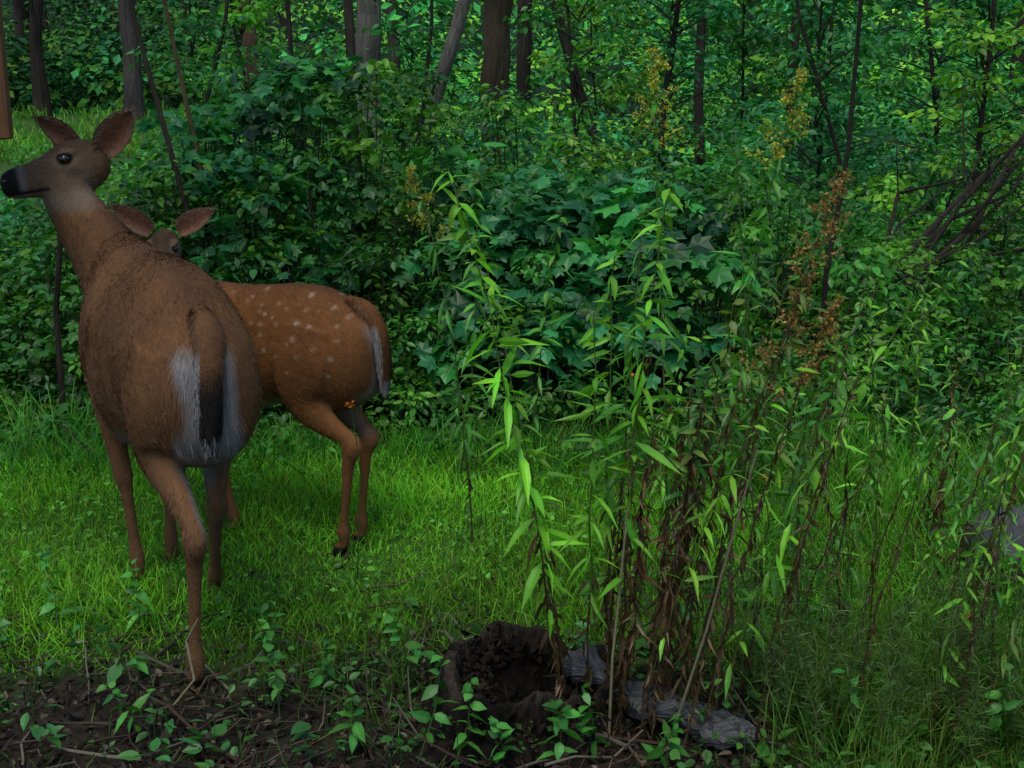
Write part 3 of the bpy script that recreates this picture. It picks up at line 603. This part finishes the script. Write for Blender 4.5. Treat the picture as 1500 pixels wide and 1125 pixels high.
gstem(gs,(.24,2.72,0),(.22,2.7,.6),(.31,2.68,1.22),66,.095,.016,YG,.45,dens=1.5)
gstem(gs,(.20,2.75,0),(.24,2.75,.6),(.26,2.75,1.12),60,.09,.014,G2,.5,dens=1.5)
gstem(gs,(.22,2.80,0),(.20,2.8,.6),(.21,2.82,1.05),56,.09,.014,YG,.45,dens=1.4)
for (a,b,c,dd,cc) in [((.31,2.70,0),(.36,2.7,.5),(.45,2.72,.97),.85,OL),((.33,2.74,0),(.34,2.7,.5),(.40,2.68,.86),.9,G3),((.30,2.66,0),(.33,2.66,.5),(.39,2.66,.78),1.1,OL),((.34,2.70,0),(.40,2.7,.45),(.47,2.7,.84),.9,G2),((.24,2.70,0),(.26,2.7,.4),(.29,2.7,.72),1.1,OL),((.29,2.72,0),(.31,2.72,.4),(.36,2.72,.70),1.2,OL)]:
    gstem(gs,a,b,c,74,.075,.014,cc,dd,dens=1.5)
gstem(gs,(.38,2.70,0),(.42,2.7,.6),(.67,2.74,1.22),60,.06,.012,OL,.95,flower=SEED)
gstem(gs,(.36,2.62,0),(.45,2.7,.5),(.60,2.74,1.02),60,.06,.012,OL,.95,flower=SEED)
gstem(gs,(.40,2.66,0),(.48,2.7,.5),(.645,2.70,.97),60,.06,.012,OL,.9,flower=SEED)
gstem(gs,(.42,2.72,0),(.55,2.7,.5),(.83,2.76,.98),50,.08,.014,YG,.2)
gstem(gs,(.50,2.80,0),(.6,2.8,.6),(.74,2.85,.90),44,.08,.014,G2,.25)
gstem(gs,(.55,3.15,0),(.50,3.2,.8),(.66,3.2,1.40),60,.08,.013,G2,.2,flower=(.42,.38,.03))
gstem(gs,(.62,3.20,0),(.58,3.2,.8),(.52,3.25,1.30),60,.08,.013,G2,.2)
gstem(gs,(.40,3.25,0),(.38,3.3,.8),(.33,3.3,1.45),56,.08,.013,G2,.2,flower=(.42,.38,.03))
gstem(gs,(-.12,3.9,0),(-.15,3.9,.7),(-.28,3.9,1.12),40,.08,.013,G3,.2,flower=(.32,.30,.03))
gstem(gs,(-.18,4.5,0),(-.1,4.5,.6),(-.12,4.5,1.05),44,.09,.016,G2,.1)
gstem(gs,(.05,4.4,0),(.1,4.4,.6),(.16,4.4,.95),44,.09,.016,G2,.1)
for i in range(36):
    bx=rng.uniform(.15,1.2);by=rng.uniform(2.62,3.5);h=rng.uniform(.42,1.0);ln=rng.uniform(-.05,.28)
    br=rng.random()<.45
    gstem(gs,(bx,by,0),(bx+ln*.2,by,h*.55),(bx+ln,by+rng.normal()*.05,h),int(26+h*26),rng.uniform(.045,.075),.011,[G2,G3,OL,YG][rng.integers(0,4)],.9 if br else rng.uniform(.1,.4),rad=.0026,dens=1.15)
for i in range(44):
    bx=rng.uniform(.7,2.0);by=rng.uniform(3.0,4.7);h=rng.uniform(.35,.85)
    if i<7: bx=rng.uniform(1.12,1.6);by=rng.uniform(3.05,3.22);h=rng.uniform(.2,.42)
    gstem(gs,(bx,by,0),(bx,by,h*.5),(bx+rng.normal()*.12,by,h),32,.06,.011,[G2,YG,G3,OL][rng.integers(0,4)],.2 if rng.random()<.75 else .9,rad=.0026)
ds=Acc()
for (a,b) in [((.335,2.66,0),(.50,2.66,.68)),((.21,2.68,0),(.24,2.68,.55)),((.45,2.75,0),(.47,2.75,.5)),((-.78,2.86,0),(-.72,2.9,.20))]:
    a=A(a);b=A(b);ds.tube([a,a*.6+b*.4+rng.normal(size=3)*.012,a*.3+b*.7+rng.normal(size=3)*.012,b],[.0035,.003,.003,.0018],A([.20,.18,.10])*rng.uniform(.6,1.1),0,6)
ds.obj('dry_stalks',[M_litter])
ff=Acc()
for i in range(90):
    bx=rng.uniform(.55,1.15);by=rng.uniform(2.55,3.0);h=rng.uniform(.15,.42);t=A([bx+rng.normal()*.06,by+rng.normal()*.05,h]);b=A([bx,by,0]);q=A([b,(b+t)/2,t]);ff.tube(q,[.0014,.001,.0006],[.09,.13,.04],0,3)
    m=80;tt=rng.uniform(.25,1,m)[:,None];P=b*(1-tt)+t*tt;D=rv(m)*A([1,1,.5])+A([0,0,.4]);ff.inst(T_sm,F_sm,P,rv(m),D,np.stack([np.full(m,.003),rng.uniform(.02,.045,m),np.full(m,.02)],1),vary([.085,.17,.033],m,.3))
ff.obj('feathery_weed',[M_leaf])
jw=Acc()
for p in A([(-.44,3.6,.52),(.40,4.3,.42),(.68,3.5,.34),(.25,3.0,.52)]):
    m=8;jw.inst(T_ov,F_ov,p+rng.normal(size=(m,3))*.004,rv(m),rv(m),rng.uniform(.010,.018,m),vary([.55,.16,.02],m,.15));jw.tube([A([p[0],p[1]+.02,0]),A([p[0]+.02,p[1]+.01,p[2]*.6]),p],[.002,.0016,.001],[.05,.13,.03],0,4)
jw.obj('jewelweed_flower',[M_leaf])

# ------------------------------------------------------------ light, sky, camera
w=bpy.data.worlds.new('World');scene.world=w;w.use_nodes=True;nt=w.node_tree;bg=nt.nodes['Background']
sk=nt.nodes.new('ShaderNodeTexSky');sk.sky_type='NISHITA';sk.sun_disc=False
EL,AZ=math.radians(66),math.radians(200)
sk.sun_elevation=EL;sk.sun_rotation=AZ
nt.links.new(sk.outputs[0],bg.inputs[0]);bg.inputs[1].default_value=.15
sun=bpy.data.lights.new('sun','SUN');sun.energy=2.2;sun.angle=math.radians(35);sun.color=(1,.96,.82)
so=bpy.data.objects.new('sun',sun);COL.objects.link(so)
dirv=Vector((math.sin(AZ)*math.cos(EL),math.cos(AZ)*math.cos(EL),math.sin(EL)))
so.rotation_euler=dirv.to_track_quat('Z','Y').to_euler()
cam=bpy.data.cameras.new('camera');co=bpy.data.objects.new('camera',cam);COL.objects.link(co);scene.camera=co
co.location=(0,0,1.5);co.rotation_euler=(math.radians(90-14.4),0,0);cam.sensor_width=36;cam.lens=48;cam.clip_end=500;cam.clip_start=.05
scene.view_settings.view_transform='Standard';scene.view_settings.look='None';scene.view_settings.exposure=0
